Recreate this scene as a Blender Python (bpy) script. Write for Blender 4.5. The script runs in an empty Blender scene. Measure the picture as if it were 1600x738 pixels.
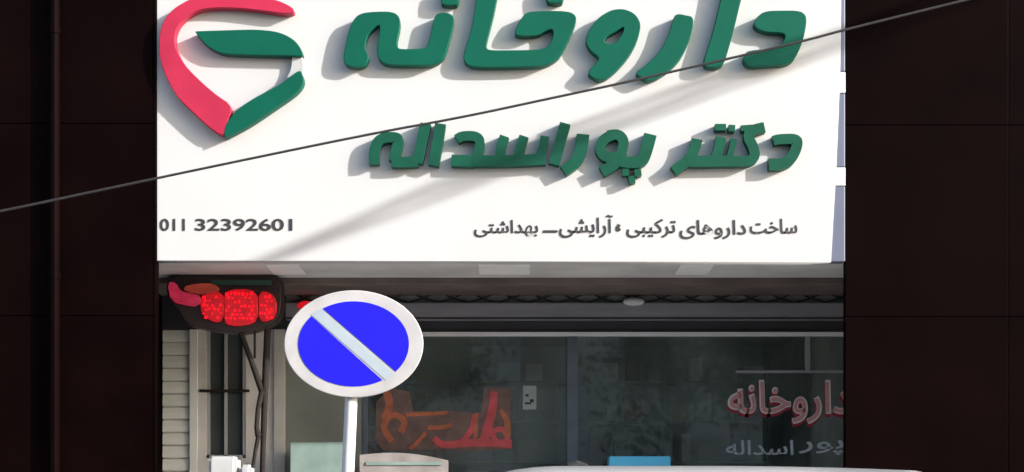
import bpy, bmesh, math, random
from mathutils import Vector, Matrix
random.seed(7)
S = bpy.context.scene
COL = S.collection

# ------------------------------------------------------------------ camera, sky, sun, exposure
EYE, DIST = 1.25, 12.0          # eye height, metres from the camera to the face of the big sign
PX, ZB = 0.005, 1.60            # metres per photo pixel on the sign's face; height at the photo's lower edge
cam = bpy.data.cameras.new('camera')
cam_o = bpy.data.objects.new('camera', cam); COL.objects.link(cam_o)
cam_o.location = (0, -DIST, EYE); cam_o.rotation_euler = (math.radians(90), 0, 0)
cam.sensor_width = 36; cam.lens = 36 * DIST / (1600 * PX)
cam.shift_y = (ZB + 369 * PX - EYE) / (1600 * PX)
cam.clip_end = 1000
S.camera = cam_o

SUN_TO = Vector((0.188, -0.090, 0.080)).normalized()     # direction towards the sun
elev = math.asin(SUN_TO.z); azim = math.atan2(SUN_TO.x, SUN_TO.y)
world = bpy.data.worlds.new("World"); S.world = world; world.use_nodes = True
nt = world.node_tree
sky = nt.nodes.new('ShaderNodeTexSky'); sky.sky_type = 'NISHITA'; sky.sun_disc = False
sky.sun_elevation = elev; sky.sun_rotation = azim; sky.dust_density = 2.5
bg = nt.nodes['Background']; bg.inputs['Strength'].default_value = 0.15
nt.links.new(sky.outputs[0], bg.inputs['Color'])
sun = bpy.data.lights.new('sun', 'SUN'); sun.energy = 3.8; sun.angle = math.radians(0.65); sun.color = (1, 0.985, 0.955)
sun_o = bpy.data.objects.new('sun', sun); COL.objects.link(sun_o)
sun_o.rotation_euler = (-SUN_TO).to_track_quat('-Z', 'Y').to_euler(); sun_o.location = (20, -15, 20)
S.view_settings.view_transform = 'Standard'; S.view_settings.look = 'None'
S.view_settings.gamma = 1; S.view_settings.use_curve_mapping = False
S.view_settings.exposure = 0.92
S.render.filter_size = 2.2
S.cycles.use_denoising = True

# ------------------------------------------------------------------ helpers
def P(px, py, y=0.0):
    """point at depth y that stands behind photo pixel (px, py)"""
    k = (DIST + y) / DIST
    return Vector(((px - 800) * PX * k, y, EYE + (ZB + (738 - py) * PX - EYE) * k))

def mat(name, col, rough=0.6, var=0.12, scale=6.0, metal=0.0, spec=0.5, bump=0.0, stretch=None, emit=None):
    m = bpy.data.materials.new(name); m.use_nodes = True
    t = m.node_tree; b = t.nodes['Principled BSDF']
    b.inputs['Roughness'].default_value = rough; b.inputs['Metallic'].default_value = metal
    b.inputs['Specular IOR Level'].default_value = spec
    tc = t.nodes.new('ShaderNodeTexCoord'); mp = t.nodes.new('ShaderNodeMapping')
    if stretch: mp.inputs['Scale'].default_value = stretch
    n = t.nodes.new('ShaderNodeTexNoise'); n.inputs['Scale'].default_value = scale; n.inputs['Detail'].default_value = 6
    t.links.new(tc.outputs['Object'], mp.inputs[0]); t.links.new(mp.outputs[0], n.inputs['Vector'])
    r = t.nodes.new('ShaderNodeValToRGB')
    r.color_ramp.elements[0].position = 0.3; r.color_ramp.elements[1].position = 0.72
    r.color_ramp.elements[0].color = (*[c * (1 - var) for c in col], 1)
    r.color_ramp.elements[1].color = (*[min(1, c * (1 + var * .6)) for c in col], 1)
    t.links.new(n.outputs['Fac'], r.inputs[0]); t.links.new(r.outputs[0], b.inputs['Base Color'])
    if bump:
        bp = t.nodes.new('ShaderNodeBump'); bp.inputs['Strength'].default_value = bump; bp.inputs['Distance'].default_value = .01
        n2 = t.nodes.new('ShaderNodeTexNoise'); n2.inputs['Scale'].default_value = scale * 9
        t.links.new(mp.outputs[0], n2.inputs['Vector'])
        t.links.new(n2.outputs['Fac'], bp.inputs['Height']); t.links.new(bp.outputs[0], b.inputs['Normal'])
    if emit:
        b.inputs['Emission Color'].default_value = (*emit[0], 1); b.inputs['Emission Strength'].default_value = emit[1]
    return m

def glass_mat(name, tint=(.80, .86, .84), tr=1.0):
    m = bpy.data.materials.new(name); m.use_nodes = True
    t = m.node_tree; t.nodes.remove(t.nodes['Principled BSDF'])
    out = t.nodes['Material Output']
    tr_ = t.nodes.new('ShaderNodeBsdfTransparent'); tr_.inputs[0].default_value = (*tint, 1)
    gl = t.nodes.new('ShaderNodeBsdfGlossy'); gl.inputs['Roughness'].default_value = 0.02
    fr = t.nodes.new('ShaderNodeFresnel'); fr.inputs[0].default_value = 1.52
    mx = t.nodes.new('ShaderNodeMixShader')
    mul = t.nodes.new('ShaderNodeMath'); mul.operation = 'MULTIPLY'; mul.inputs[1].default_value = 2.0; mul.use_clamp = True
    t.links.new(fr.outputs[0], mul.inputs[0]); t.links.new(mul.outputs[0], mx.inputs[0])
    t.links.new(tr_.outputs[0], mx.inputs[1]); t.links.new(gl.outputs[0], mx.inputs[2])
    # a thin dust film, coloured mottled green to stand in for haze and reflections
    df = t.nodes.new('ShaderNodeBsdfDiffuse'); df.inputs[0].default_value = (.45, .51, .475, 1)
    tc = t.nodes.new('ShaderNodeTexCoord'); n = t.nodes.new('ShaderNodeTexNoise'); n.inputs['Scale'].default_value = 1.7; n.inputs['Detail'].default_value = 5
    r = t.nodes.new('ShaderNodeMapRange'); r.inputs[1].default_value = .3; r.inputs[2].default_value = .7; r.inputs[3].default_value = .03; r.inputs[4].default_value = .18
    m2 = t.nodes.new('ShaderNodeMixShader')
    t.links.new(tc.outputs['Object'], n.inputs['Vector']); t.links.new(n.outputs['Fac'], r.inputs[0]); t.links.new(r.outputs[0], m2.inputs[0])
    t.links.new(mx.outputs[0], m2.inputs[1]); t.links.new(df.outputs[0], m2.inputs[2])
    t.links.new(m2.outputs[0], out.inputs[0])
    return m

def link(name, bm, m, parent=None, smooth=False):
    me = bpy.data.meshes.new(name); bm.normal_update(); bm.to_mesh(me); bm.free()
    o = bpy.data.objects.new(name, me); COL.objects.link(o)
    for mm in (m if isinstance(m, (list, tuple)) else [m]): me.materials.append(mm)
    if smooth:
        for p in me.polygons: p.use_smooth = True
    if parent:
        o.parent = parent; o.matrix_parent_inverse = Matrix.Translation(parent.location).inverted()
    return o

def thing(name, label, cat, loc=(0, 0, 0), group=None):
    o = bpy.data.objects.new(name, None); COL.objects.link(o); o.location = loc
    o.empty_display_size = .1
    o['label'] = label; o['category'] = cat
    if group: o['group'] = group
    return o
def tag(o, label, cat, group=None):
    o['label'] = label; o['category'] = cat
    if group: o['group'] = group
    return o
def setting(o): o['kind'] = 'structure'; return o

def box(bm, x0, x1, y0, y1, z0, z1, bev=0.0):
    g = bmesh.ops.create_cube(bm, size=1)
    for v in g['verts']:
        v.co = Vector((x0 + (v.co.x + .5) * (x1 - x0), y0 + (v.co.y + .5) * (y1 - y0), z0 + (v.co.z + .5) * (z1 - z0)))
    if bev:
        es = list({e for v in g['verts'] for e in v.link_edges})
        bmesh.ops.bevel(bm, geom=es, offset=bev, segments=2, profile=.5, affect='EDGES')
def B(*a, bev=0.0):
    bm = bmesh.new(); box(bm, *a, bev=bev); return bm
def pbox(bm, px0, px1, py0, py1, y, th, bev=0.0, proud=0.0):
    a = P(px0, py1, y); b = P(px1, py0, y)
    box(bm, a.x, b.x, y - proud, y + th, a.z, b.z, bev)

def tube(bm, pts, r, n=10, caps=True):
    pts = [Vector(p) for p in pts]; rs = r if isinstance(r, (list, tuple)) else [r] * len(pts)
    rings = []; ref = None
    for i, p in enumerate(pts):
        d = (pts[min(i + 1, len(pts) - 1)] - pts[max(i - 1, 0)]).normalized()
        if ref is None:
            ref = d.orthogonal().normalized()
        ref = (ref - d * ref.dot(d)).normalized(); q = d.cross(ref)
        rings.append([bm.verts.new(p + (ref * math.cos(2 * math.pi * k / n) + q * math.sin(2 * math.pi * k / n)) * rs[i]) for k in range(n)])
    for a, b in zip(rings, rings[1:]):
        for k in range(n):
            bm.faces.new((a[k], a[(k + 1) % n], b[(k + 1) % n], b[k]))
    if caps:
        bm.faces.new(rings[0][::-1]); bm.faces.new(rings[-1])

def chaikin(pts, it):
    for _ in range(it):
        out = []
        for i in range(len(pts)):
            a, b = Vector(pts[i]), Vector(pts[(i + 1) % len(pts)])
            d = (b - a).length; c = min(.28, 7.0 / max(d, 1e-6))
            out += [a.lerp(b, c), a.lerp(b, 1 - c)]
        pts = out
    return pts
def smooth_open(pts, it=2):
    pts = [Vector(p) for p in pts]
    for _ in range(it):
        out = [pts[0]]
        for a, b in zip(pts, pts[1:]): out += [a.lerp(b, .25), a.lerp(b, .75)]
        out.append(pts[-1]); pts = out
    return pts
def stroke(pts, w, it=2):
    """outline of a pen stroke in photo pixels; w a number or (start, end)"""
    c = smooth_open(pts, it) if len(pts) > 2 else [Vector(p) for p in pts]
    w0, w1 = w if isinstance(w, tuple) else (w, w)
    L, R = [], []
    for i, p in enumerate(c):
        d = (c[min(i + 1, len(c) - 1)] - c[max(i - 1, 0)]).normalized(); n = Vector((-d.y, d.x))
        h = (w0 + (w1 - w0) * i / (len(c) - 1)) / 2
        L.append(p + n * h); R.append(p - n * h)
    return L + R[::-1]
def flat_solid(bm, loops, y0, y1, bev=0.0):
    """solid between depth y0 (front) and y1 (back) from outlines in photo pixels at the front depth; later loops are holes"""
    cu = bpy.data.curves.new('outline', 'CURVE'); cu.dimensions = '2D'; cu.fill_mode = 'BOTH'
    cu.extrude = (y1 - y0) / 2 - bev; cu.bevel_depth = bev; cu.bevel_resolution = 2 if bev else 0
    for lp in loops:
        sp = cu.splines.new('POLY'); sp.points.add(len(lp) - 1); sp.use_cyclic_u = True
        for q, p in zip(sp.points, lp):
            w = P(p[0], p[1], y0); q.co = (w.x, w.z, 0, 1)
    add_curve(bm, cu, (y0 + y1) / 2)
def add_curve(bm, cu, yc, fit=None):
    o = bpy.data.objects.new('outline', cu); COL.objects.link(o)
    dg = bpy.context.evaluated_depsgraph_get(); e = o.evaluated_get(dg)
    me = bpy.data.meshes.new_from_object(e, depsgraph=dg)
    if fit:
        xs = [v.co.x for v in me.vertices]; ys = [v.co.y for v in me.vertices]
        a, b = fit; sx = (b.x - a.x) / (max(xs) - min(xs)); sz = (b.z - a.z) / (max(ys) - min(ys))
        x0, y0 = min(xs), min(ys)
        for v in me.vertices:
            v.co.x = a.x + (v.co.x - x0) * sx; v.co.y = a.z + (v.co.y - y0) * sz
    for v in me.vertices: v.co = Vector((v.co.x, yc - v.co.z, v.co.y))
    bm.from_mesh(me)
    bpy.data.objects.remove(o); bpy.data.curves.remove(cu); bpy.data.meshes.remove(me)
def text_solid(bm, s, px0, px1, py0, py1, y, th, bold=0.0, shear=0.0):
    cu = bpy.data.curves.new('text', 'FONT'); cu.body = s; cu.size = 1; cu.offset = bold; cu.shear = shear
    cu.extrude = th / 2; cu.fill_mode = 'BOTH'
    add_curve(bm, cu, y - th / 2, (P(px0, py1, y), P(px1, py0, y)))

# ------------------------------------------------------------------ materials
M = {}
M['asphalt'] = mat('asphalt', (.10, .097, .092), .9, .25, 3, bump=.4)
M['paving'] = mat('paving', (.56, .55, .53), .85, .2, 4, bump=.3)
M['kerb'] = mat('kerb', (.36, .35, .33), .85, .15, 5, bump=.3)
M['line'] = mat('road_paint', (.7, .7, .66), .7, .2, 8)
M['panel'] = mat('sign_white', (.565, .560, .560), .55, .035, .9, spec=.3, stretch=(1, 1, .5))
M['green'] = mat('letter_green', (.0005, .090, .056), .5, .08, 4, spec=.2)
M['green_dim'] = mat('letter_green_dim', (.006, .080, .047), .5, .18, 7, spec=.2)
M['red'] = mat('emblem_red', (.44, .022, .062), .5, .16, 4, spec=.25)
M['ink'] = mat('print_ink', (.035, .032, .032), .6, .3, 20)
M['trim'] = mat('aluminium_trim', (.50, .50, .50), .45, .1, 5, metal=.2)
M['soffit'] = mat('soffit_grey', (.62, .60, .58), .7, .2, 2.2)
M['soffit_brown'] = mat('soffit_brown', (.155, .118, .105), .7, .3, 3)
M['lamp_lens'] = mat('lamp_lens', (.88, .86, .84), .5, .06, 4)
M['render'] = mat('wall_render', (.58, .565, .53), .85, .16, 3, bump=.3)
M['wall_warm'] = mat('wall_warm', (.70, .665, .625), .85, .2, 3, bump=.25)
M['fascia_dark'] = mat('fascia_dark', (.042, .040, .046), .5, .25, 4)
M['housing'] = mat('shutter_housing', (.29, .285, .31), .55, .15, 3, stretch=(.4, 1, 4))
M['frieze'] = mat('frieze_green', (.23, .26, .23), .7, .35, 5)
M['frieze_bar'] = mat('frieze_bar', (.022, .022, .022), .6, .3, 6)
M['shutter'] = mat('shutter_grey', (.80, .82, .78), .55, .08, 3)
M['alu_white'] = mat('rail_white', (.85, .83, .85), .4, .06, 4)
M['alu_dark'] = mat('mullion_dark', (.10, .12, .15), .4, .2, 4)
M['glass'] = glass_mat('shop_glass')
M['glass_dark'] = mat('smoked_glass', (.07, .08, .083), .08, .2, 2, spec=.7)
M['black_clad'] = mat('black_cladding', (.0045, .0016, .0016), .4, .3, 1.6, spec=.02)
M['black_back'] = mat('black_backing', (.004, .003, .003), .9, .1, 2, spec=.0)
M['blue_clad'] = mat('blue_grey_cladding', (.125, .14, .205), .5, .12, 2)
M['white_band'] = mat('white_band', (.66, .66, .67), .6, .04, 3)
M['steel_dark'] = mat('dark_steel', (.026, .021, .019), .85, .35, 12, spec=.2)
M['led_case'] = mat('led_case', (.030, .016, .014), .5, .3, 6)
M['sign_white'] = mat('road_sign_white', (.52, .505, .505), .4, .14, 7)
M['sign_blue'] = mat('road_sign_blue', (.016, .012, .78), .45, .08, 5, spec=.25)
M['sign_bar'] = mat('road_sign_bar', (.41, .48, .53), .4, .07, 12)
M['pole_white'] = mat('pole_white', (.72, .70, .69), .5, .10, 14)
M['galv'] = mat('galvanised', (.40, .40, .40), .45, .2, 20, metal=.6)
M['cable'] = mat('cable_black', (.03, .028, .028), .6, .2, 20)
M['concrete'] = mat('pole_concrete', (.36, .35, .33), .9, .2, 5, bump=.4)
M['car_white'] = mat('car_white', (.37, .365, .37), .25, .03, 3, spec=.5)
M['car_glass'] = mat('car_glass', (.012, .014, .015), .05, .1, 3, spec=.7)
M['rubber'] = mat('rubber', (.02, .02, .02), .85, .2, 10)
M['rim'] = mat('wheel_rim', (.5, .5, .5), .35, .1, 8, metal=.8)
M['lens'] = mat('lamp_clear', (.6, .6, .6), .15, .05, 8)
M['lens_red'] = mat('lamp_red', (.4, .01, .01), .2, .05, 8)
M['room'] = mat('shop_room', (.34, .36, .35), .85, .2, 1.5)
M['shelf'] = mat('shelf_wood', (.34, .33, .31), .6, .2, 4)
M['plastic_white'] = mat('white_plastic', (.70, .70, .70), .5, .04, 6)
M['cabinet'] = mat('cabinet_white', (.48, .48, .48), .6, .1, 6)
M['plastic_pale'] = mat('pale_plastic', (.62, .61, .60), .5, .06, 6)
M['carton_teal'] = mat('carton_pale_teal', (.21, .29, .26), .7, .2, 5)
M['carton_pale'] = mat('carton_pale', (.30, .265, .25), .7, .25, 6)
M['carton_blue'] = mat('carton_blue', (.10, .52, .80), .5, .1, 6)
M['poster'] = mat('poster_rust', (.16, .095, .080), .6, .35, 9)
M['vinyl_red'] = mat('vinyl_red', (.56, .075, .080), .5, .3, 9)
M['vinyl_orange'] = mat('vinyl_orange', (.44, .125, .055), .5, .4, 9)
M['vinyl_pink'] = mat('vinyl_pink', (.58, .27, .26), .5, .15, 12)
M['vinyl_white'] = mat('vinyl_white', (.74, .66, .64), .5, .08, 12)
M['vinyl_dkred'] = mat('vinyl_dark_red', (.30, .010, .030), .5, .2, 12)
M['vinyl_frost'] = mat('vinyl_frost', (.40, .45, .49), .6, .12, 12)
M['pane_glare'] = mat('pane_glare_grey_green', (.225, .235, .205), .6, .16, 2.2)  # flat grey-green that carries the glare of the left pane
M['paper'] = mat('paper', (.30, .33, .31), .8, .12, 20)
M['brick'] = mat('brick', (.30, .19, .13), .85, .3, 4, bump=.3)
M['stucco'] = mat('stucco', (.62, .60, .55), .85, .15, 2, bump=.3)
M['bark'] = mat('bark', (.09, .07, .05), .9, .35, 9, bump=.5)
M['leaf'] = mat('leaf', (.06, .10, .03), .6, .5, 1.5)

# ------------------------------------------------------------------ the setting
setting(link('ground', B(-200, 200, -200, 200, -.30, 0), M['asphalt']))
setting(link('road', B(-120, 120, -10.996, -3.654, -.02, .004), M['asphalt']))
bm = bmesh.new()
for k in range(-12, 13): box(bm, k * 5, k * 5 + 2, -7.40, -7.28, 0, .008)
setting(link('lane_marking', bm, M['line']))
bm = bmesh.new()
nx = 60
for i in range(nx):
    for j in range(8):
        x0 = -18 + i * .6; y0 = -3.5 + j * .606
        box(bm, x0 + .003, x0 + .597, y0 + .003, y0 + .603, .02, .12 - random.random() * .002)
box(bm, -60, 60, -3.5, 2.0, -.02, .112)
setting(link('pavement', bm, M['paving']))
bm = bmesh.new()
for k in range(-40, 40): box(bm, k + .004, k + .996, -3.65, -3.503, -.02, .125, bev=.012)
setting(link('kerb', bm, M['kerb']))
setting(link('far_pavement', B(-60, 60, -18, -11, -.02, .12), M['paving']))

# ------------------------------------------------------------------ the pharmacy building
SF = 2.0                                        # depth of the recessed shop front
SIGN_L, SIGN_B = 246, 407
zs = P(0, SIGN_B).z + .008                      # underside of the storey above
xl = P(SIGN_L, 0).x
bld = thing('shop_building', 'grey rendered shop building with a deep shaded recess under its white pharmacy sign', 'building', (0, 1.5, 0))
link('wall', B(xl, 2.60, .16, 7, zs + .03, 9.2), M['render'], bld)
bm = B(xl - .425, 3.095, .124, .92, zs, zs + .026)
sof = link('soffit', bm, M['soffit'], bld)
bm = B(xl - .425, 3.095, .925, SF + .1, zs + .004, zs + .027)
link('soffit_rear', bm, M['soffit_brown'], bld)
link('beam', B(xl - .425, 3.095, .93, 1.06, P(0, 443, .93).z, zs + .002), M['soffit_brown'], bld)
for a, b in ((748, 828), (1060, 1112), (420, 470)):
    p0 = P(a, 418, .42); p1 = P(b, 418, .42)
    bm = B(p0.x, p1.x, .25, .72, zs - .008, zs + .004, bev=.003)
    link('ceiling_light', bm, M['lamp_lens'], bld)
# side walls of the recess and the room behind the glass
link('side_wall', B(3.10, 3.25, .10, 6.0, 0, zs + .03), M['wall_warm'], bld)
link('side_wall', B(xl - .60, xl - .43, .10, SF + .2, 0, zs + .03), M['wall_warm'], bld)
bm = bmesh.new()
box(bm, -2.15, -2.01, SF + .12, 5.6, 0, zs); box(bm, -2.15, 3.095, 5.6, 5.75, 0, zs)
box(bm, -2.01, 3.095, SF + .12, 5.6, -.01, .16); box(bm, -2.01, 3.095, SF + .12, 5.6, zs - .06, zs + .02)
link('shop_room', bm, M['room'], bld)
# left bay: dark fascia, shutter, window, pier
bm = bmesh.new(); pbox(bm, 180, 447, 436, 515, SF, .1); link('fascia', bm, M['fascia_dark'], bld)
sh = None
bm = bmesh.new()
zt, z0 = P(0, 515, SF).z, .16
x0, x1 = P(190, 0, SF).x, P(296, 0, SF).x
step = 20.2 * PX * (DIST + SF) / DIST
z = zt
while z - step > z0:
    # a slat with a hooked lower lip
    prof = [(SF + .06, z), (SF + .032, z - .004), (SF + .022, z - step * .45), (SF + .020, z - step * .86), (SF + .036, z - step * .93), (SF + .06, z - step)]
    L = [bm.verts.new((x0, p[0], p[1])) for p in prof]; R = [bm.verts.new((x1, p[0], p[1])) for p in prof]
    for k in range(len(prof) - 1): bm.faces.new((L[k], L[k + 1], R[k + 1], R[k]))
    z -= step
box(bm, x0, x1, SF + .065, SF + .09, z0, zt)
sh = link('roller_shutter', bm, M['shutter'], bld)
bm = bmesh.new(); pbox(bm, 296, 309, 515, 1010, SF, .12, bev=.006, proud=.01); link('shutter_guide', bm, M['shutter'], bld)
bm = bmesh.new(); pbox(bm, 309, 322, 515, 1010, SF, .10); pbox(bm, 384, 428, 515, 1010, SF, .10)
pbox(bm, 322, 384, 716, 1010, SF, .10); link('bay_wall', bm, M['wall_warm'], bld)
bm = bmesh.new(); pbox(bm, 428, 446, 515, 1010, SF, .14, bev=.008, proud=.03); link('pier', bm, M['render'], bld)
wf = bmesh.new()
for r in ((322, 327, 515, 716), (379, 384, 515, 716), (322, 384, 711, 716), (350, 354, 515, 716)): pbox(wf, *r, SF, .06, proud=-.012)
wf = link('narrow_window', wf, M['trim'], bld)
bm = bmesh.new(); pbox(bm, 327, 379, 515, 711, SF + .05, .012); link('pane', bm, M['glass_dark'], wf)
bm = bmesh.new(); pbox(bm, 312, 390, 609, 613, SF, .03, proud=.02); link('window_rail', bm, M['steel_dark'], bld)
# shop front head: frieze, shutter housing, black band, white rail
bm = bmesh.new(); pbox(bm, 447, 1330, 440, 474, SF, .08)
fr = link('frieze', bm, M['frieze'], bld)
bm = bmesh.new()
for k in range(19):
    a, b = 452 + k * 46.5, 452 + (k + 1) * 46.5
    j = random.uniform(-3, 3)
    for (q0, q1) in (((a, 456), (b, 473 + j * .3)), ((a, 473), (b, 457 + j * .3))):
        p = P(q0[0], q0[1], SF - .012); q = P(q1[0], q1[1], SF - .014)
        if q1[1] < q0[1]: p.y -= .006; q.y -= .006
        tube(bm, [p, p.lerp(q, .5) + Vector((0, 0, -.012)), q], .0065, 6)
link('lattice', bm, M['frieze_bar'], fr)
bm = bmesh.new(); pbox(bm, 447, 1330, 474, 501, SF, .10, bev=.012, proud=.06); hs = link('shutter_housing', bm, M['housing'], bld)
bm = bmesh.new(); pbox(bm, 447, 1330, 496, 499, SF - .064, .01); link('housing_lip', bm, M['fascia_dark'], hs)
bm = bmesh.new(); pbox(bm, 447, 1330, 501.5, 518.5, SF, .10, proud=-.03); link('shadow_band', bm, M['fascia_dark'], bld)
# shop window: frame, panes, lettering
win = bmesh.new()
pbox(win, 447, 1330, 519, 525.5, SF, .08, bev=.004, proud=.012)
win = link('shop_window', win, M['alu_white'], bld)
bm = bmesh.new(); pbox(bm, 447, 1330, 880, 1010, SF, .14); link('stall_riser', bm, M['wall_warm'], bld)
bm = bmesh.new(); pbox(bm, 886, 903, 526, 880, SF, .06, bev=.006); link('mullion', bm, M['alu_dark'], win)
bm = bmesh.new(); pbox(bm, 447, 566, 526, 880, SF + .01, .04); link('glare_panel', bm, M['pane_glare'], win)  # opaque board, its colour standing in for the lighter reflection in the left glass
bm = bmesh.new(); pbox(bm, 566, 574, 526, 880, SF, .06, bev=.004); link('mullion', bm, M['alu_dark'], win)
bm = bmesh.new(); pbox(bm, 1258, 1266, 526, 582, SF + .01, .03); pbox(bm, 1150, 1330, 579, 583, SF + .008, .034)
link('transom', bm, M['housing'], win)
for a, b in ((574, 886), (903, 1330)):
    bm = bmesh.new(); pbox(bm, a, b, 526, 880, SF + .025, .008); pane = link('pane', bm, M['glass'], win)

GY = SF + .022                                  # outer face of the glass
# red and white window lettering at the right (runs on behind the black neighbour's edge)
word = "\uFEEA\uFEE7\uFE8E\uFEA7\uFEED\uFEAD\uFE8D\uFEA9"
bm = bmesh.new(); text_solid(bm, word, 1136, 1328, 599, 668, GY - .000, .002, bold=.03); link('lettering', bm, M['vinyl_dkred'], win)['label'] = 'dark red shadow of the window lettering'
bm = bmesh.new(); text_solid(bm, word, 1137, 1329, 594, 663, GY - .003, .002, bold=.028); link('lettering', bm, M['vinyl_white'], win)['label'] = 'white outline of the window lettering'
bm = bmesh.new(); text_solid(bm, word, 1140, 1326, 597, 660, GY - .006, .002, bold=.004); link('lettering', bm, M['vinyl_pink'], win)['label'] = 'pale pink and red window lettering'
name2 = "\uFEEA\uFEDF\uFE8D\uFEAA\uFEB3\uFE8D \uFEAD\uFEEE\uFB58 \uFEAE\uFE98\uFB91\uFEA9"
for w_, a, b in zip(name2.split(' '), (1134, 1248, 1328), (1240, 1318, 1420)):
    bm = bmesh.new(); text_solid(bm, w_, a, b, 688, 711, GY - .001, .002, bold=.012); link('lettering', bm, M['vinyl_frost'], win)['label'] = 'frosted white second row of window lettering'

# interior fittings, seen dimly through the glass
def carton(px0, px1, py0, zbase, y, dep, m, label, name='carton', cat='box', taper=0.0, group=None):
    a, b = P(px0, py0, y), P(px1, py0, y)
    cx = (a.x + b.x) / 2; w = (b.x - a.x)
    bm = bmesh.new(); box(bm, -w / 2, w / 2, 0, dep, 0, a.z - zbase)
    for v in bm.verts:
        if v.co.z > .001 and taper: v.co.x *= 1 - taper
    bmesh.ops.bevel(bm, geom=list(bm.edges), offset=.006, segments=2, affect='EDGES')
    o = link(name, bm, m); o.location = (cx, y, zbase)
    return tag(o, label, cat, group)
SHELF = 1.42; BY = SF - .48
t = thing('display_table', 'long grey trestle bench in front of the shop window carrying the cartons', 'display table', (-.2, BY + .18, .12))
link('table_top', B(-2.0, 1.75, BY - .04, BY + .40, SHELF - .03, SHELF), M['shelf'], t)
for x in (-1.96, -.15, 1.66):
    for y in (BY, BY + .32): link('leg', B(x, x + .05, y, y + .05, .12, SHELF - .033), M['shelf'], t)
carton(453, 535, 691, SHELF, BY, .3, M['carton_teal'], 'pale teal carton on the bench left of the white pole')
carton(950, 1050, 713, SHELF, BY, .28, M['carton_blue'], 'bright blue carton on the bench just above the white car roof', taper=.05)
# arched pale display
a, b = P(562, 706, BY), P(700, 706, BY)
bm = bmesh.new()
prof = [(0, 0)] + [(u, .93 + .07 * math.sin(math.pi * u) - .12 * u * u) for u in [i / 12 for i in range(13)]] + [(1, 0)]
H = a.z - SHELF
F = [bm.verts.new((a.x + u * (b.x - a.x), BY, SHELF + v * H)) for u, v in prof]
f = bm.faces.new(F[::-1]); r = bmesh.ops.extrude_face_region(bm, geom=[f])
for v in r['geom']:
    if isinstance(v, bmesh.types.BMVert): v.co.y += .22
bmesh.ops.recalc_face_normals(bm, faces=bm.faces)
t = thing('display_stand', 'pale arched display stand on the bench right of the white pole', 'display stand', (a.x, BY, SHELF))
link('body', bm, M['carton_pale'], t)
bm = bmesh.new(); pbox(bm, 572, 690, 722, 727, BY, .01, proud=.012); link('shelf_strip', bm, M['carton_teal'], t)

# rust coloured poster with red Persian lettering, stuck on the inside of the glass
pt = thing('window_poster', 'rust coloured poster with orange and red lettering on the shop window', 'poster', P(690, 700, GY))
bm = bmesh.new()
flat_solid(bm, [[(588, 628), (612, 606), (640, 612), (646, 642), (690, 642), (752, 645), (756, 606), (798, 606), (798, 702), (740, 705), (690, 703), (600, 704), (586, 690)]], GY - .003, GY - .001)
link('sheet', bm, M['poster'], pt)
bm = bmesh.new(); d = 0
for pts, w in (([(772, 612), (770, 640), (756, 690)], (11, 16)), ([(742, 648), (738, 672), (722, 690)], 9), ([(678, 684), (690, 697), (730, 692), (770, 692), (800, 694)], (10, 13)),
               ([(775, 690), (768, 676), (782, 668), (794, 680), (790, 694)], 8)):
    flat_solid(bm, [stroke(pts, w)], GY - .007 - d, GY - .004); d += .0015
link('lettering', bm, M['vinyl_red'], pt)
bm = bmesh.new(); d = 0
for pts, w in (([(612, 690), (598, 668), (606, 650), (622, 648), (634, 660), (626, 676)], 10), ([(604, 612), (610, 634), (600, 656)], 12), ([(634, 648), (670, 647), (700, 645)], 6),
               ([(745, 646), (742, 690)], 6), ([(782, 640), (794, 660), (792, 682)], (6, 12)), ([(668, 668), (690, 669), (706, 664)], 7), ([(665, 676), (650, 694), (640, 702)], 6)):
    flat_solid(bm, [stroke(pts, w)], GY - .006 - d, GY - .0045); d += .0015
link('lettering', bm, M['vinyl_orange'], pt)
bm = bmesh.new(); pbox(bm, 817, 838, 603, 640, GY, .0, proud=.002)
nt_ = thing('paper_notice', 'small pale paper notice on the glass right of the rust poster', 'notice', P(828, 640, GY))
link('sheet', bm, M['paper'], nt_)
for q in ((821, 826, 616, 620), (828, 834, 624, 629), (820, 830, 629, 632)):
    bm = bmesh.new(); pbox(bm, *q, GY - .003, .001); link('print', bm, M['frieze_bar'], nt_)

# shelving on the back wall with medicine boxes
t = thing('wall_shelving', 'dim shelving rack against the back wall of the shop', 'shelves', (.5, 5.3, .16))
sz = [.5, .95, 1.4, 1.85, 2.3, 2.75]
for z in sz: link('shelf', B(-1.9, 2.9, 5.2, 5.58, z, z + .025), M['shelf'], t)
for x in (-1.9, -.7, .5, 1.7, 2.86): link('upright', B(x, x + .03, 5.19, 5.585, .17, 3.1), M['shelf'], t)
cols = [mat('box_%s' % n, c, .6, .1, 8) for n, c in (('white', (.6, .6, .58)), ('green', (.12, .3, .2)), ('red', (.35, .08, .07)), ('ochre', (.4, .32, .15)), ('blue', (.1, .18, .35)))]
for z in sz[2:]:
    x = -1.85
    while x < 2.7:
        w = random.uniform(.10, .26); h = random.uniform(.16, .36)
        if random.random() < .85 and not any(abs(x + w / 2 - u) < w / 2 + .03 for u in (-.685, .515, 1.715)):
            bm = B(-w / 2, w / 2, 0, .22, 0, h, bev=.004)
            o = link('medicine_box', bm, random.choice(cols)); o.location = (x + w / 2, 5.28, z + .026)
            tag(o, 'small medicine box on the dim back shelves', 'box', 'medicine boxes on the back shelves')
        x += w + random.uniform(.02, .12)

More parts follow.
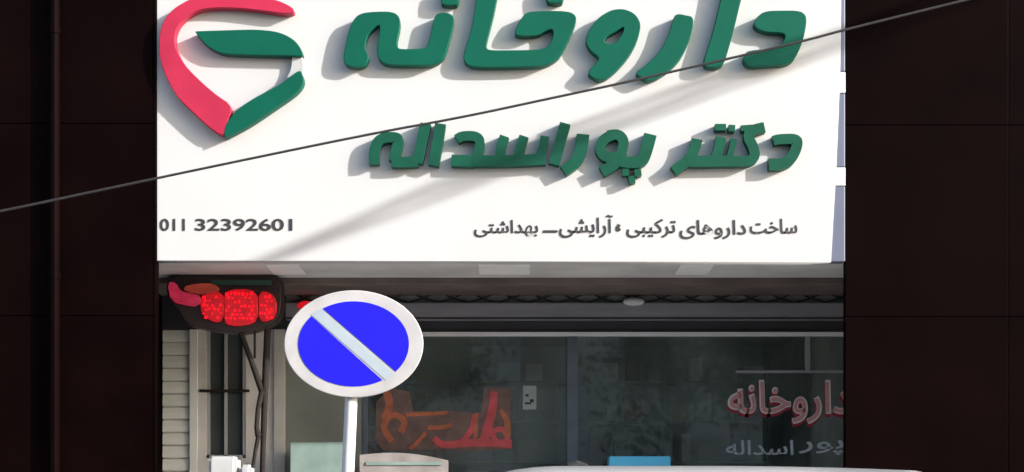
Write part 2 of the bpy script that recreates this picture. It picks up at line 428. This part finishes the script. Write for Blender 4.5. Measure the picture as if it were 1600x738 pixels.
# ------------------------------------------------------------------ the pharmacy sign
LD = .09                                        # letters stand this far off the board
sg = thing('pharmacy_sign', 'large white pharmacy sign board with raised green Persian letters and a red and green emblem', 'shop sign', (0, 0, P(0, SIGN_B).z))
bm = bmesh.new()
flat_solid(bm, [[(SIGN_L, -95), (1315, -95), (1312, 120), (1306, 262), (1298, SIGN_B + 2), (SIGN_L, SIGN_B)]], 0, .12, .004)
link('board', bm, M['panel'], sg)
A = lambda X, Y: (500 + X / 3.69, Y / 3.69)
Bz = lambda X, Y: (880 + X / 3.5556, Y / 3.5556)
def letter(loops, m, it=2, name='raised_letter', depth=LD):
    bm = bmesh.new(); flat_solid(bm, [chaikin(l, it) for l in loops], -depth, -.001, .005); return link(name, bm, m, sg)
G = M['green']
letter([[A(*p) for p in [(150, 372), (135, 340), (150, 265), (165, 190), (195, 110), (245, 75), (400, 68), (452, 88), (462, 140), (440, 230), (442, 275), (462, 288), (600, 285), (628, 262), (662, 95), (690, 75), (745, 78), (772, 102), (765, 150), (722, 310), (692, 352), (640, 375), (395, 372), (348, 352), (330, 305), (345, 190), (350, 145), (335, 138), (300, 165), (268, 200), (252, 285), (276, 312), (275, 350), (250, 385), (190, 383)]]], G)
letter([[A(*p) for p in [(912, -60), (935, -150), (1045, -150), (1015, 0), (1000, 80), (955, 250), (955, 280), (978, 294), (1240, 292), (1310, 280), (1340, 240), (1352, 182), (1335, 160), (1290, 178), (1250, 205), (1140, 205), (1120, 185), (1170, 95), (1200, 70), (1330, 66), (1425, 68), (1468, 85), (1478, 118), (1440, 210), (1395, 300), (1360, 345), (1290, 378), (1100, 384), (900, 385), (850, 372), (830, 345), (832, 310), (880, 160)]]], G)
letter([[A(*p) for p in [(1305, -75), (1330, -90), (1400, -90), (1410, -70), (1400, 8), (1385, 15), (1320, 14), (1308, 0)]]], G, name='letter_dot')
letter([[A(*p) for p in [(705, -62), (725, -78), (795, -78), (808, -60), (795, 18), (780, 28), (710, 26), (698, 12)]]], G, name='letter_dot')
letter([[Bz(*p) for p in [(132, 405), (170, 430), (208, 447), (262, 418), (340, 340), (400, 250), (430, 155), (420, 108), (380, 65), (305, 48), (230, 75), (165, 135), (127, 210), (135, 255), (165, 290), (207, 318), (190, 350)]],
        [Bz(*p) for p in [(222, 238), (235, 200), (285, 175), (338, 140), (344, 165), (315, 218), (285, 245), (250, 248)]]], G)
letter([[Bz(*p) for p in [(628, 78), (680, 88), (728, 98), (700, 230), (640, 340), (560, 410), (480, 452), (440, 432), (398, 405), (445, 380), (540, 290), (592, 190), (612, 110)]]], G)
letter([[Bz(*p) for p in [(900, -110), (920, -130), (1010, -130), (1015, -110), (985, 0), (940, 190), (888, 368), (830, 372), (775, 366), (830, 200), (875, 20)]]], G)
letter([[Bz(*p) for p in [(1060, 130), (1085, 90), (1125, 64), (1220, 62), (1300, 62), (1338, 75), (1353, 110), (1332, 220), (1300, 300), (1265, 352), (1100, 364), (1040, 370), (1003, 345), (1010, 300), (1035, 284), (1110, 278), (1185, 266), (1228, 240), (1245, 178), (1130, 177), (1075, 155)]]], G)
# the doctor's line
C1 = lambda X, Y: (520 + X / 4.21, 170 + Y / 4.21)
C2 = lambda X, Y: (840 + X / 3.208, 170 + Y / 3.208)
PEN = [0]
def pen(strokes, conv, m, name='raised_letter'):
    bm = bmesh.new(); PEN[0] += 1
    for k, (pts, w) in enumerate(strokes):
        w = (w[0] + 2, w[1] + 2) if isinstance(w, tuple) else w + 2
        flat_solid(bm, [stroke([conv(*p) for p in pts], w)], -.080 - k * .0004 - (PEN[0] % 3) * .0022, -.001)
    return link(name, bm, m, sg)
GD = M['green_dim']
pen([([(272, 366), (268, 300), (285, 225), (330, 188), (425, 186), (432, 215), (415, 280), (400, 345)], 14), ([(385, 350), (470, 352), (560, 345)], 14), ([(612, 98), (590, 190), (556, 356)], 15)], C1, GD)
pen([([(708, 98), (690, 220), (662, 372)], 15)], C1, GD)
pen([([(815, 200), (850, 178), (945, 178), (972, 215), (958, 280), (928, 345)], 13), ([(780, 340), (930, 344)], 16)], C1, GD)
pen([([(925, 342), (1100, 344), (1260, 338), (1400, 330)], 15), ([(1130, 180), (1105, 250), (1100, 340)], 13), ([(1258, 180), (1235, 250), (1222, 335)], 13), ([(1395, 180), (1385, 250), (1350, 335)], 12)], C1, GD)
pen([([(1530, 96), (1500, 200), (1455, 366)], 15)], C1, GD)
pen([([(228, 128), (222, 200), (195, 265), (130, 312)], (18, 15))], C2, GD)
pen([([(372, 250), (330, 235), (308, 195), (335, 148), (380, 130)], 14), ([(352, 134), (405, 126), (436, 160), (420, 225), (405, 258)], 14), ([(424, 215), (395, 275), (322, 315)], 15), ([(340, 240), (420, 240)], 12)], C2, GD)
pen([([(415, 262), (470, 272), (525, 262), (545, 215), (566, 128)], (15, 18))], C2, GD)
pen([([(425, 318), (458, 318)], 9), ([(486, 322), (520, 318)], 9), ([(458, 358), (488, 352)], 9)], C2, GD, 'letter_dot')
pen([([(800, 152), (790, 200), (760, 255), (682, 312)], (15, 14)), ([(745, 262), (820, 264), (900, 262), (1000, 262)], 15), ([(920, 142), (910, 200), (890, 255)], 14)], C2, GD)
pen([([(890, 92), (945, 92)], 8), ([(958, 96), (990, 98)], 8)], C2, GD, 'letter_dot')
pen([([(985, 262), (1060, 265), (1092, 240), (1082, 190), (1052, 138), (1075, 106), (1138, 92)], 14), ([(1020, 98), (1135, 90)], 7), ([(985, 150), (975, 200), (960, 255)], 8)], C2, GD)
pen([([(1182, 160), (1210, 152), (1300, 150), (1304, 180), (1280, 240), (1240, 278), (1160, 278)], (13, 16))], C2, GD)
# printed lines
def printed(s, a, b, c, d, bold, name):
    bm = bmesh.new(); text_solid(bm, s, a, b, c, d, -.0025, .002, bold); return link(name, bm, M['ink'], sg)
printed("011", 250, 289, 342, 361, .017, 'printed_number'); printed("32392601", 305, 457, 342, 361, .017, 'printed_number')
sakht = "\uFE96\uFEA8\uFE8D\uFEB3"; sakht = "\uFE96\uFEA7\uFE8E\uFEB3"
daru = "\uFBFC\uFE8E\uFEEB\uFEED\uFEAD\uFE8D\uFEA9"
tark = "\uFBFD\uFE92\uFBFF\uFB91\uFEAE\uFE97"; tark = "\uFBFD\uFE92\uFBFF\uFEDB\uFEAE\uFE97"
aray = "\uFBFD\uFEB8\uFBFE\uFE8D\uFEAD\uFE81"
behd = "\uFBFD\uFE98\uFEB7\uFE8D\uFEAA\uFEEC\uFE91"
for w, a, b, c, d in ((behd, 741, 841, 344, 371), ("\u0640", 848, 872, 360, 364), (aray, 874, 958, 336, 372), ("\u060C", 962, 970, 350, 362), (tark, 979, 1056, 342, 372), (daru, 1062, 1166, 344, 374), (sakht, 1172, 1246, 342, 366)):
    printed(w, a, b, c, d, .016, 'printed_word')
# emblem: red ribbon heart with a green ribbon S
em = lambda X, Y: (250 + X / 2.837, Y / 2.837)
bm = bmesh.new()
flat_solid(bm, [chaikin([em(*p) for p in [(285, 608), (215, 560), (140, 490), (74, 425), (28, 340), (0, 260), (-3, 180), (8, 110), (44, 55), (100, 15), (180, -20), (300, -35), (430, -20), (540, 10), (602, 46), (570, 60), (480, 48), (380, 35), (270, 30), (180, 36), (115, 70), (70, 120), (60, 180), (72, 230), (110, 295), (180, 365), (250, 425), (322, 472), (295, 540)]], 2)], -LD, -.001, .005)
e1 = link('emblem', bm, M['red'], sg); e1['label'] = 'red ribbon heart of the emblem'
bm = bmesh.new()
flat_solid(bm, [chaikin([em(*p) for p in [(158, 142), (162, 141), (250, 138), (420, 133), (520, 142), (590, 174), (622, 215), (630, 238), (630, 246), (620, 246), (450, 242), (290, 238), (240, 222), (195, 190)]], 2)], -LD, -.001, .005)
flat_solid(bm, [chaikin([em(*p) for p in [(626, 325), (634, 345), (634, 372), (602, 412), (500, 482), (400, 550), (292, 608), (287, 606), (287, 560), (340, 488), (430, 430), (530, 380), (600, 325), (620, 315)]], 2)], -LD - .002, -.001, .005)
link('emblem_ribbon', bm, G, e1)
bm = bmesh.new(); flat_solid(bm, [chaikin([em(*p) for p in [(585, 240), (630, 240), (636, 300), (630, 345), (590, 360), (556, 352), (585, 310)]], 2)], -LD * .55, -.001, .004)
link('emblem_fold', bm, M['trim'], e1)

# ------------------------------------------------------------------ the neighbours
def clad(name, label, x0, x1, y, zbase, ztop, pw, ph, off=0.0):
    t = thing(name, label, 'building', ((x0 + x1) / 2, y, 0))
    bm = bmesh.new()
    x = x0
    while x < x1 - .01:
        xe = min(x + pw, x1); z = zbase
        while z < ztop - .01:
            ze = min(z + ph - (off if z == zbase else 0), ztop)
            box(bm, x + .003, xe - .003, y, y + .03, z + .003, ze - .003, bev=.002); z = ze
        x = xe
    link('cladding', bm, M['black_clad'], t)
    link('wall', B(x0 + .004, x1, y + .022, y + .09, zbase, ztop), M['black_back'], t)
    return t
xr = P(1322, 0).x
nl = clad('neighbour_building', 'black clad neighbouring building left of the white pharmacy sign', -9.2, xl - .004, -.02, .12, 9.4, 1.28, 1.5, .3)
nr = clad('neighbour_building', 'black clad neighbouring building right of the blue-grey strip', xr, 11.6, .03, .12, 9.4, 1.28, 1.5, .3)
for t, x0, x1 in ((nl, -9.2, xl - .42), (nr, 3.3, 11.6)):
    link('rear_block', B(x0, x1, .12, 7, .1, 9.38), M['black_back'], t)
bm = bmesh.new(); tube(bm, [(-3.55, -.075, .2), (-3.55, -.075, 9.0)], .04, 12)
for z in (1.2, 3.1, 5.0, 6.9): tube(bm, [(-3.55, -.075, z), (-3.55, -.075, z + .05)], .047, 12)
link('downpipe', bm, M['black_clad'], nl)
# blue-grey strip of panels with white bands between sign and neighbour
st = thing('cladding_strip', 'narrow strip of blue-grey panels with white bands at the right end of the sign', 'wall cladding', P(1310, SIGN_B))
a = P(1294, SIGN_B); 
link('backing', B(a.x, xr - .002, .122, .155, a.z - .01, 6.2), M['white_band'], st)
for p0, p1 in ((-90, 112), (146, 261), (291, 409)):
    bm = bmesh.new(); q = P(1296, p1, .012); r = P(1324, p0, .012); box(bm, q.x, min(r.x, xr - .004), .012, .121, q.z, r.z, bev=.008)
    link('panel', bm, M['blue_clad'], st)
for p0, p1 in ((112, 146), (261, 291)):
    bm = bmesh.new(); q = P(1296, p1, .006); r = P(1324, p0, .006); box(bm, q.x, xr - .003, .006, .121, q.z + .004, r.z - .004, bev=.004)
    link('band', bm, M['white_band'], st)

# ------------------------------------------------------------------ red lit box under the soffit and its forked post
LY = .75
lb = thing('red_light_box', 'dark box with glowing red lamps hanging under the left end of the sign', 'light box', P(350, 430, LY))
bm = bmesh.new()
flat_solid(bm, [chaikin([(262, 432), (436, 430), (438, 470), (434, 498), (400, 514), (368, 519), (322, 512), (290, 505), (284, 488), (262, 466)], 2)], LY, LY + .22, .01)
link('case', bm, M['led_case'], lb)
def led_mat(name, col, s):
    m = mat(name, (.25, .01, .015), .3, .1, 10)
    t = m.node_tree; b = t.nodes['Principled BSDF']
    tc = t.nodes['Texture Coordinate']; n = t.nodes.new('ShaderNodeTexNoise'); n.inputs['Scale'].default_value = 14
    t.links.new(tc.outputs['Object'], n.inputs['Vector'])
    r = t.nodes.new('ShaderNodeMapRange'); r.inputs[1].default_value = .35; r.inputs[2].default_value = .65; r.inputs[3].default_value = s * .6; r.inputs[4].default_value = s
    t.links.new(n.outputs['Fac'], r.inputs[0])
    vo = t.nodes.new('ShaderNodeTexVoronoi'); vo.inputs['Scale'].default_value = 46; vo.inputs['Randomness'].default_value = .15
    t.links.new(tc.outputs['Object'], vo.inputs['Vector'])
    r2 = t.nodes.new('ShaderNodeMapRange'); r2.inputs[1].default_value = .15; r2.inputs[2].default_value = .6; r2.inputs[3].default_value = 1.25; r2.inputs[4].default_value = .55
    t.links.new(vo.outputs['Distance'], r2.inputs[0])
    mu = t.nodes.new('ShaderNodeMath'); mu.operation = 'MULTIPLY'; t.links.new(r.outputs[0], mu.inputs[0]); t.links.new(r2.outputs[0], mu.inputs[1])
    t.links.new(mu.outputs[0], b.inputs['Emission Strength'])
    b.inputs['Emission Color'].default_value = (*col, 1)
    return m
diode, bright, dim, warm = led_mat('diode_glow', (1, .002, .012), 1.0), led_mat('lamp_glow', (.8, .001, .008), .36), led_mat('lamp_glow_dim', (.6, .03, .09), .34), led_mat('lamp_glow_warm', (.5, .08, .04), .22)
for poly, m, n in (([(318, 460), (348, 456), (348, 500), (336, 503), (322, 496), (312, 480)], bright, 'red_lamp'), ([(351, 456), (376, 452), (401, 456), (402, 500), (384, 508), (358, 508), (351, 503)], bright, 'red_lamp'),
                   ([(405, 457), (420, 457), (431, 468), (431, 492), (420, 501), (405, 501)], bright, 'red_lamp'), ([(262, 442), (274, 442), (280, 456), (300, 460), (314, 464), (310, 478), (288, 476), (268, 470)], dim, 'dim_lamp'),
                   ([(284, 450), (306, 444), (334, 444), (344, 454), (322, 459), (300, 458)], warm, 'dim_lamp')):
    bm = bmesh.new(); flat_solid(bm, [chaikin(poly, 1)], LY - .03, LY - .001, .006); link(n, bm, m, lb)
bm = bmesh.new(); pbox(bm, 330, 425, 438, 446, LY, .0, proud=.012); link('green_strip', bm, mat('strip_green', (.02, .08, .05), .5), lb)
rl_ = random.Random(5)
for x0, x1, y0, y1 in ((318, 345, 464, 497), (354, 400, 459, 504), (408, 427, 464, 497)):
    bm = bmesh.new(); yy = y0
    while yy <= y1:
        xx = x0 + (3 if int((yy - y0) / 6.5) % 2 else 0)
        while xx <= x1:
            if rl_.random() < .72:
                p = P(xx + rl_.uniform(-.8, .8), yy + rl_.uniform(-.8, .8), LY - .031)
                tube(bm, [p + Vector((0, .004, 0)), p + Vector((0, -.006, 0))], rl_.uniform(.009, .015), 8)
            xx += 6.6
        yy += 6.5
    link('diodes', bm, diode, lb)
po = thing('forked_post', 'thin dark post with a fork under the red light box', 'post', P(412, 1010, LY))
bm = bmesh.new()
g = P(408, 0, LY); 
tube(bm, [(P(409, 738, LY).x - .02, LY + .05, .12), P(410, 738, LY + .05), P(413, 640, LY + .05), P(415, 590, LY + .05), P(418, 515, LY + .05)], [.024, .022, .026, .03, .028], 10)
tube(bm, [P(412, 618, LY + .045), P(404, 596, LY + .045), P(392, 562, LY + .04), P(376, 520, LY + .04)], [.03, .027, .023, .022], 10)
tube(bm, [P(409, 612, LY + .03), P(403, 640, LY + .02), P(401, 668, LY + .02), P(404, 682, LY + .02)], [.024, .02, .02, .028], 10)
tube(bm, [P(404, 680, LY + .02), P(399, 705, LY + .02), P(394, 738, LY + .02), (P(394, 738, LY).x, LY + .02, .12)], [.02, .016, .016, .016], 8)
tube(bm, [P(398, 518, LY + .05), P(398, 560, LY + .05)], .01, 8)
link('stem', bm, M['steel_dark'], po)
# small red lamp on the fascia behind the round road sign, white oval fitting on the shutter housing
p = P(478, 478, SF - .1)
rl = thing('red_indicator_lamp', 'small red lamp on the fascia just behind the round road sign', 'lamp', p)
bm = bmesh.new(); bmesh.ops.create_uvsphere(bm, u_segments=16, v_segments=10, radius=.06, matrix=Matrix.Translation(p) @ Matrix.Diagonal((1.3, .8, .7, 1))); link('lens', bm, dim and led_mat('lamp_glow_small', (1, .01, .02), .45), rl, True)
bm = bmesh.new(); tube(bm, [p + Vector((0, .045, 0)), p + Vector((0, .10, 0))], .05, 14); link('base', bm, M['led_case'], rl)
p = P(990, 472, SF - .05)
sl = thing('oval_light', 'white oval light fitting on the grey shutter housing', 'light', p)
bm = bmesh.new(); bmesh.ops.create_uvsphere(bm, u_segments=24, v_segments=12, radius=1, matrix=Matrix.Translation(p + Vector((0, -.02, 0))) @ Matrix.Diagonal((.098, .045, .038, 1))); link('diffuser', bm, M['plastic_white'], sl, True)
bm = bmesh.new(); box(bm, p.x - .09, p.x + .09, p.y - .02, p.y + .05, p.z - .03, p.z + .03, bev=.012); link('base', bm, M['housing'], sl)

# ------------------------------------------------------------------ round no-parking sign
RY = -3.2
c = P(552.5, 537.5, RY); kk = PX * (DIST + RY) / DIST
rs = thing('road_sign', 'round blue and white no-parking sign with one diagonal bar on a white pole', 'road sign', (P(537, 0, RY).x, RY, .12))
def ell(rx, ry, n=64): return [(552.5 + rx * math.cos(2 * math.pi * k / n), 537.5 + ry * math.sin(2 * math.pi * k / n)) for k in range(n)]
bm = bmesh.new(); flat_solid(bm, [ell(107.5, 82.5)], RY, RY + .02, .005); plate = link('plate', bm, M['sign_white'], rs)
def half(sgn):
    # blue field on one side of the bar
    a, b = Vector((487, 482)), Vector((618, 596)); d = (b - a).normalized(); n = Vector((d.y, -d.x)) * sgn
    pts = []
    for q in ell(86.5, 66.5, 160):
        v = Vector(q)
        if (v - a).dot(n) > 9.1: pts.append(v)
    # keep the order continuous
    k = max(range(len(pts)), key=lambda i: (pts[i] - pts[i - 1]).length)
    return pts[k:] + pts[:k]
for sgn in (1, -1):
    bm = bmesh.new(); flat_solid(bm, [half(sgn)], RY - .003, RY - .0005); link('blue_field', bm, M['sign_blue'], plate)
a_, b_ = Vector((487, 482)), Vector((618, 596)); n_ = Vector((b_.y - a_.y, a_.x - b_.x)).normalized()
bar = [q for q in ell(88.5, 68.5, 400) if abs((Vector(q) - a_).dot(n_)) < 9.0]
bm = bmesh.new(); flat_solid(bm, [bar], RY - .0024, RY - .0005); link('bar', bm, M['sign_bar'], plate)
bm = bmesh.new(); top = P(552, 470, RY + .06); bot = P(543.5, 738, RY + .06)
d = (bot - top); foot = top + d * ((top.z - .12) / -d.z)
tube(bm, [foot, bot, P(549, 620, RY + .06), top], [.037, .037, .036, .036], 16); link('pole', bm, M['pole_white'], rs, True)
for py in (500, 575):
    bm = bmesh.new(); q = P(551 if py < 540 else 550, py, RY + .06); box(bm, q.x - .06, q.x + .06, RY + .0205, RY + .105, q.z - .018, q.z + .018, bev=.004)
    link('clamp', bm, M['galv'], rs)
bm = bmesh.new(); box(bm, foot.x - .09, foot.x + .09, RY - .03, RY + .15, .118, .132, bev=.003); link('base_plate', bm, M['galv'], rs)

# ------------------------------------------------------------------ wires and their poles
def sh_pt(s):
    px = 430 + 890 * s; py = 400 - 365 * s + 22 * s * s
    return P(px, py)
K = Vector((SUN_TO.x / -SUN_TO.y, -1, SUN_TO.z / -SUN_TO.y))
S0 = -.16
pt0 = sh_pt(S0) + K * (3.2 - 1.2 * S0); bx, by = pt0.x, pt0.y
def pole(label, x, y, h):
    t = thing('utility_pole', label, 'utility pole', (x, y, .12))
    bm = bmesh.new(); tube(bm, [(x, y, .12), (x, y, h)], [.14, .09], 14); link('shaft', bm, M['concrete'], t, True)
    for z in (h - .12, h - 1.4):
        bm = bmesh.new(); tube(bm, [(x - .12, y, z), (x + .12, y, z)], .02, 8); link('bracket', bm, M['galv'], t)
pole('concrete utility pole on the kerb right of the pharmacy sign', bx, by, pt0.z + .03)
pole('concrete utility pole on the kerb left of the pharmacy sign', -4.9, by + .2, 5.2)
wp = [(-505, 418), (-100, 352), (257, 276), (580, 209), (720, 184), (860, 154), (1000, 124), (1250, 66), (1322, 46), (1600, -22), (2050, -138)]
pts = smooth_open([P(a, b, -3.0 - .2 * max(0, (a - 1000) / 1100)) for a, b in wp], 2)
bm = bmesh.new(); tube(bm, pts, .0075, 8)
tag(link('overhead_wire', bm, M['cable'], None, True), 'thin black overhead wire crossing in front of the white sign', 'wire')
# loose bundle of service cables rising to the upper wall on the right; its shadow falls on the sign
bd = thing('cable_bundle', 'loose bundle of black service cables rising from the kerb pole to the upper wall', 'cables', (bx, by, 6.1))
rb = random.Random(3)
for k in range(15):
    off = (k - 7) * .0135; ph = rb.uniform(0, 6); fq = rb.uniform(.5, .9); bm = bmesh.new(); pts = []
    for i in range(28):
        s = S0 + (2.66 - S0) * i / 27; t = 3.2 - 1.2 * s
        w = min(1, .15 + 5 * i / 27)
        pts.append(sh_pt(s) + K * t + Vector((0, .018 * math.sin(i * fq * 1.3 + ph), off * w + .014 * math.sin(i * fq + ph * 2))))
    tube(bm, smooth_open(pts, 1), .0072, 6); link('cable', bm, M['cable'], bd)

# ------------------------------------------------------------------ white parked car
CY = -4.75
car = thing('parked_car', 'white parked car at the kerb, its roof showing under the shop window', 'car', (.3, CY, .004))
zr = P(0, 729.5, CY).z                       # roof height
def loft(bm, st, close=True):
    rings = [[bm.verts.new(p) for p in r] for r in st]
    n = len(rings[0])
    for a, b in zip(rings, rings[1:]):
        for k in range(n): bm.faces.new((a[k], a[(k + 1) % n], b[(k + 1) % n], b[k]))
    bm.faces.new(rings[0][::-1]); bm.faces.new(rings[-1])
    bmesh.ops.recalc_face_normals(bm, faces=bm.faces)
def ring(x, hw, z0, z1, n=24, e=3.2):
    out = []
    for k in range(n):
        a = 2 * math.pi * (k + .5) / n; ca, sa = math.cos(a), math.sin(a)
        out.append(Vector((x, CY + hw * math.copysign(abs(ca) ** (2 / e), ca), (z0 + z1) / 2 + (z1 - z0) / 2 * math.copysign(abs(sa) ** (2 / e), sa))))
    return out
bm = bmesh.new()
loft(bm, [ring(*q) for q in ((-1.98, .55, .38, .62), (-1.92, .74, .28, .74), (-1.6, .82, .22, .82), (-1.0, .85, .2, .9), (-.4, .86, .2, .95), (.6, .86, .2, .96), (1.7, .86, .2, .97), (2.2, .84, .22, .95), (2.5, .78, .28, .88), (2.58, .6, .4, .72))])
body = link('body', bm, M['car_white'], car, True)
def roof_ring(x, hw, z, th=.05): return ring(x, hw, z - th, z, 24, 2.6)
bm = bmesh.new()
# crowned roof skin: follows a shallow arch along the car
xs0, xs1 = -.24, 1.84
def arch(u): return zr - .30 * max(0, .22 - u) ** 2 * 6 - .10 * max(0, u - .55) ** 2
NX, NY = 24, 14; grid = []
for i in range(NX + 1):
    u = i / NX; row = []
    for j in range(NY + 1):
        v = -1 + 2 * j / NY; hw = .60 - .03 * abs(u - .5)
        row.append((xs0 + u * (xs1 - xs0), CY + v * hw, arch(u) - .055 * abs(v) ** 2.6))
    grid.append(row)
T = [[bm.verts.new(p) for p in r] for r in grid]; Bt = [[bm.verts.new((p[0], p[1], p[2] - .04)) for p in r] for r in grid]
for i in range(NX):
    for j in range(NY):
        bm.faces.new((T[i][j], T[i + 1][j], T[i + 1][j + 1], T[i][j + 1])); bm.faces.new((Bt[i][j], Bt[i][j + 1], Bt[i + 1][j + 1], Bt[i + 1][j]))
for i in range(NX):
    for j in (0, NY): bm.faces.new((T[i][j], T[i + 1][j], Bt[i + 1][j], Bt[i][j]))
for j in range(NY):
    for i in (0, NX): bm.faces.new((T[i][j], T[i][j + 1], Bt[i][j + 1], Bt[i][j]))
bmesh.ops.recalc_face_normals(bm, faces=bm.faces)
link('roof', bm, M['car_white'], car, True)
zt0, zt1 = arch(0) - .02, arch(1) - .02
def quad(bm, a, b, c_, d, th):
    n = (Vector(b) - Vector(a)).cross(Vector(d) - Vector(a)).normalized() * th
    q = [bm.verts.new(Vector(p)) for p in (a, b, c_, d)]; r = [bm.verts.new(Vector(p) - n) for p in (a, b, c_, d)]
    bm.faces.new(q); bm.faces.new(r[::-1])
    for k in range(4): bm.faces.new((q[k], r[k], r[(k + 1) % 4], q[(k + 1) % 4]))
    bmesh.ops.recalc_face_normals(bm, faces=bm.faces)
bm = bmesh.new(); quad(bm, (-.95, CY - .70, .90), (-.95, CY + .70, .90), (-.22, CY + .53, zt0), (-.22, CY - .53, zt0), .012); link('windscreen', bm, M['car_glass'], car)
bm = bmesh.new(); quad(bm, (2.25, CY - .66, .93), (2.25, CY + .66, .93), (1.78, CY + .53, zt1), (1.78, CY - .53, zt1), .012); link('rear_window', bm, M['car_glass'], car)
for s in (-1, 1):
    for xa, xb, xc, xd in ((-.80, .42, .42, -.16), (.50, 1.95, 1.68, .50)):
        bm = bmesh.new(); quad(bm, (xa, CY + s * .76, .93), (xb, CY + s * .76, .93), (xc, CY + s * .575, zr - .10), (xd, CY + s * .575, zr - .10), .012); link('side_window', bm, M['car_glass'], car)
    bm = bmesh.new()
    tube(bm, [(-.93, CY + s * .74, .91), (-.22, CY + s * .56, zt0 - .01)], .03, 8); tube(bm, [(.46, CY + s * .765, .92), (.46, CY + s * .585, zr - .08)], .035, 8); tube(bm, [(2.2, CY + s * .72, .92), (1.80, CY + s * .56, zt1 - .07)], .04, 8)
    link('pillar', bm, M['car_white'], car)
    bm = bmesh.new(); box(bm, -.72, -.58, CY + s * .86, CY + s * 1.02, .93, 1.04, bev=.03); link('wing_mirror', bm, M['car_white'], car)
    bm = bmesh.new(); box(bm, -1.97, -1.84, CY + s * .52 - .12, CY + s * .52 + .12, .56, .70, bev=.03); link('headlight', bm, M['lens'], car)
    bm = bmesh.new(); box(bm, 2.46, 2.575, CY + s * .56 - .12, CY + s * .56 + .12, .62, .80, bev=.03); link('tail_light', bm, M['lens_red'], car)
    for x in (-1.2, 1.75):
        bm = bmesh.new(); tube(bm, [(x, CY + s * .68, .315), (x, CY + s * .70, .315), (x, CY + s * .86, .315), (x, CY + s * .88, .315)], [.28, .31, .31, .28], 28); w = link('wheel', bm, M['rubber'], car)
        bm = bmesh.new(); tube(bm, [(x, CY + s * .881, .315), (x, CY + s * .892, .315)], [.2, .17], 20); link('rim', bm, M['rim'], w)
bm = bmesh.new(); q = P(902, 731, CY); tube(bm, [(q.x - .035, CY, arch(.3) - .01), (q.x, CY, arch(.3) + .012), (q.x + .05, CY, arch(.3) + .002)], [.03, .02, .01], 10); link('aerial_base', bm, M['rubber'], car)

# ------------------------------------------------------------------ white cabinets on the pavement at the left
UY = -1.6
def cabinet(px0, px1, py, label, m, dep, taper=.10):
    a, b = P(px0, py, UY), P(px1, py, UY); w = b.x - a.x; h = a.z - .12
    t = thing('utility_cabinet', label, 'cabinet', ((a.x + b.x) / 2, UY, .12))
    bm = bmesh.new(); box(bm, a.x, b.x, UY, UY + dep, .20, a.z)
    for v in bm.verts:
        if v.co.z > 1: v.co.x = (a.x + b.x) / 2 + (v.co.x - (a.x + b.x) / 2) * (1 - taper)
    bmesh.ops.bevel(bm, geom=list(bm.edges), offset=.022, segments=4, affect='EDGES'); link('case', bm, m, t, False)
    link('plinth', B(a.x + .01, b.x - .01, UY + .02, UY + dep - .02, .12, .199), M['concrete'], t)
    link('door', B(a.x + .035, b.x - .035, UY - .006, UY + .01, .3, a.z - .12, bev=.003), m, t)
cabinet(323, 371, 713, 'taller bright white cabinet standing on the pavement near the forked post', M['cabinet'], .2)
cabinet(372.5, 393, 726, 'lower pale cabinet beside the taller white one', M['cabinet'], .16)

# ------------------------------------------------------------------ the far side of the street (mirrored in the shop glass)
def opp(label, x0, x1, h, m, rows, cols_):
    t = thing('street_building', label, 'building', ((x0 + x1) / 2, -18, .1))
    link('wall', B(x0, x1, -26, -18, .1, h), m, t)
    for r in range(rows):
        for c_ in range(cols_):
            cx = x0 + (c_ + .5) * (x1 - x0) / cols_; cz = 1.0 + r * 3.0
            bm = B(cx - .62, cx + .62, -17.995, -17.94, cz, cz + 1.5); f = link('window', bm, M['trim'], t)
            link('glass', B(cx - .55, cx + .55, -17.938, -17.93, cz + .07, cz + 1.43), M['glass_dark'], f)
opp('brick building across the street from the pharmacy', -17, -5.2, 6.2, M['brick'], 2, 5)
opp('pale stuccoed building across the street from the pharmacy', -5.0, 6.5, 6.6, M['stucco'], 2, 5)
opp('grey building across the street at the right', 6.7, 22, 5.9, M['wall_warm'], 2, 6)
def tree(label, x, y, h, seed):
    rnd = random.Random(seed); t = thing('street_tree', label, 'tree', (x, y, .12))
    bm = bmesh.new(); tube(bm, [(x, y, .1), (x + .05, y, h * .3), (x - .05, y + .05, h * .5), (x, y, h * .75)], [.15, .12, .09, .04], 10)
    tips = []
    for k in range(9):
        a = k * 2.4; z = h * rnd.uniform(.38, .65); e = Vector((x + math.cos(a) * h * .25, y + math.sin(a) * h * .22, z + h * rnd.uniform(.15, .3)))
        tube(bm, [(x, y, z), Vector((x, y, z)).lerp(e, .5) + Vector((0, 0, .1)), e], [.05, .035, .012], 6); tips.append(e)
    link('trunk', bm, M['bark'], t)
    bm = bmesh.new()
    for e in tips + [Vector((x, y, h * .85))]:
        for q in range(170):
            p = e + Vector((rnd.gauss(0, h * .085), rnd.gauss(0, h * .085), rnd.gauss(0, h * .07)))
            u = Vector((rnd.uniform(-1, 1), rnd.uniform(-1, 1), rnd.uniform(-1, 1))).normalized(); w = u.orthogonal().normalized(); s = rnd.uniform(.06, .13)
            bm.faces.new([bm.verts.new(p + d_) for d_ in (-u * s, w * s * .5, u * s, -w * s * .5)])
    link('crown', bm, M['leaf'], t)
tree('leafy street tree across the road, the one at the left', -2.6, -15, 6.0, 1)
tree('leafy street tree across the road, the one at the right', 3.4, -15.3, 5.4, 2)
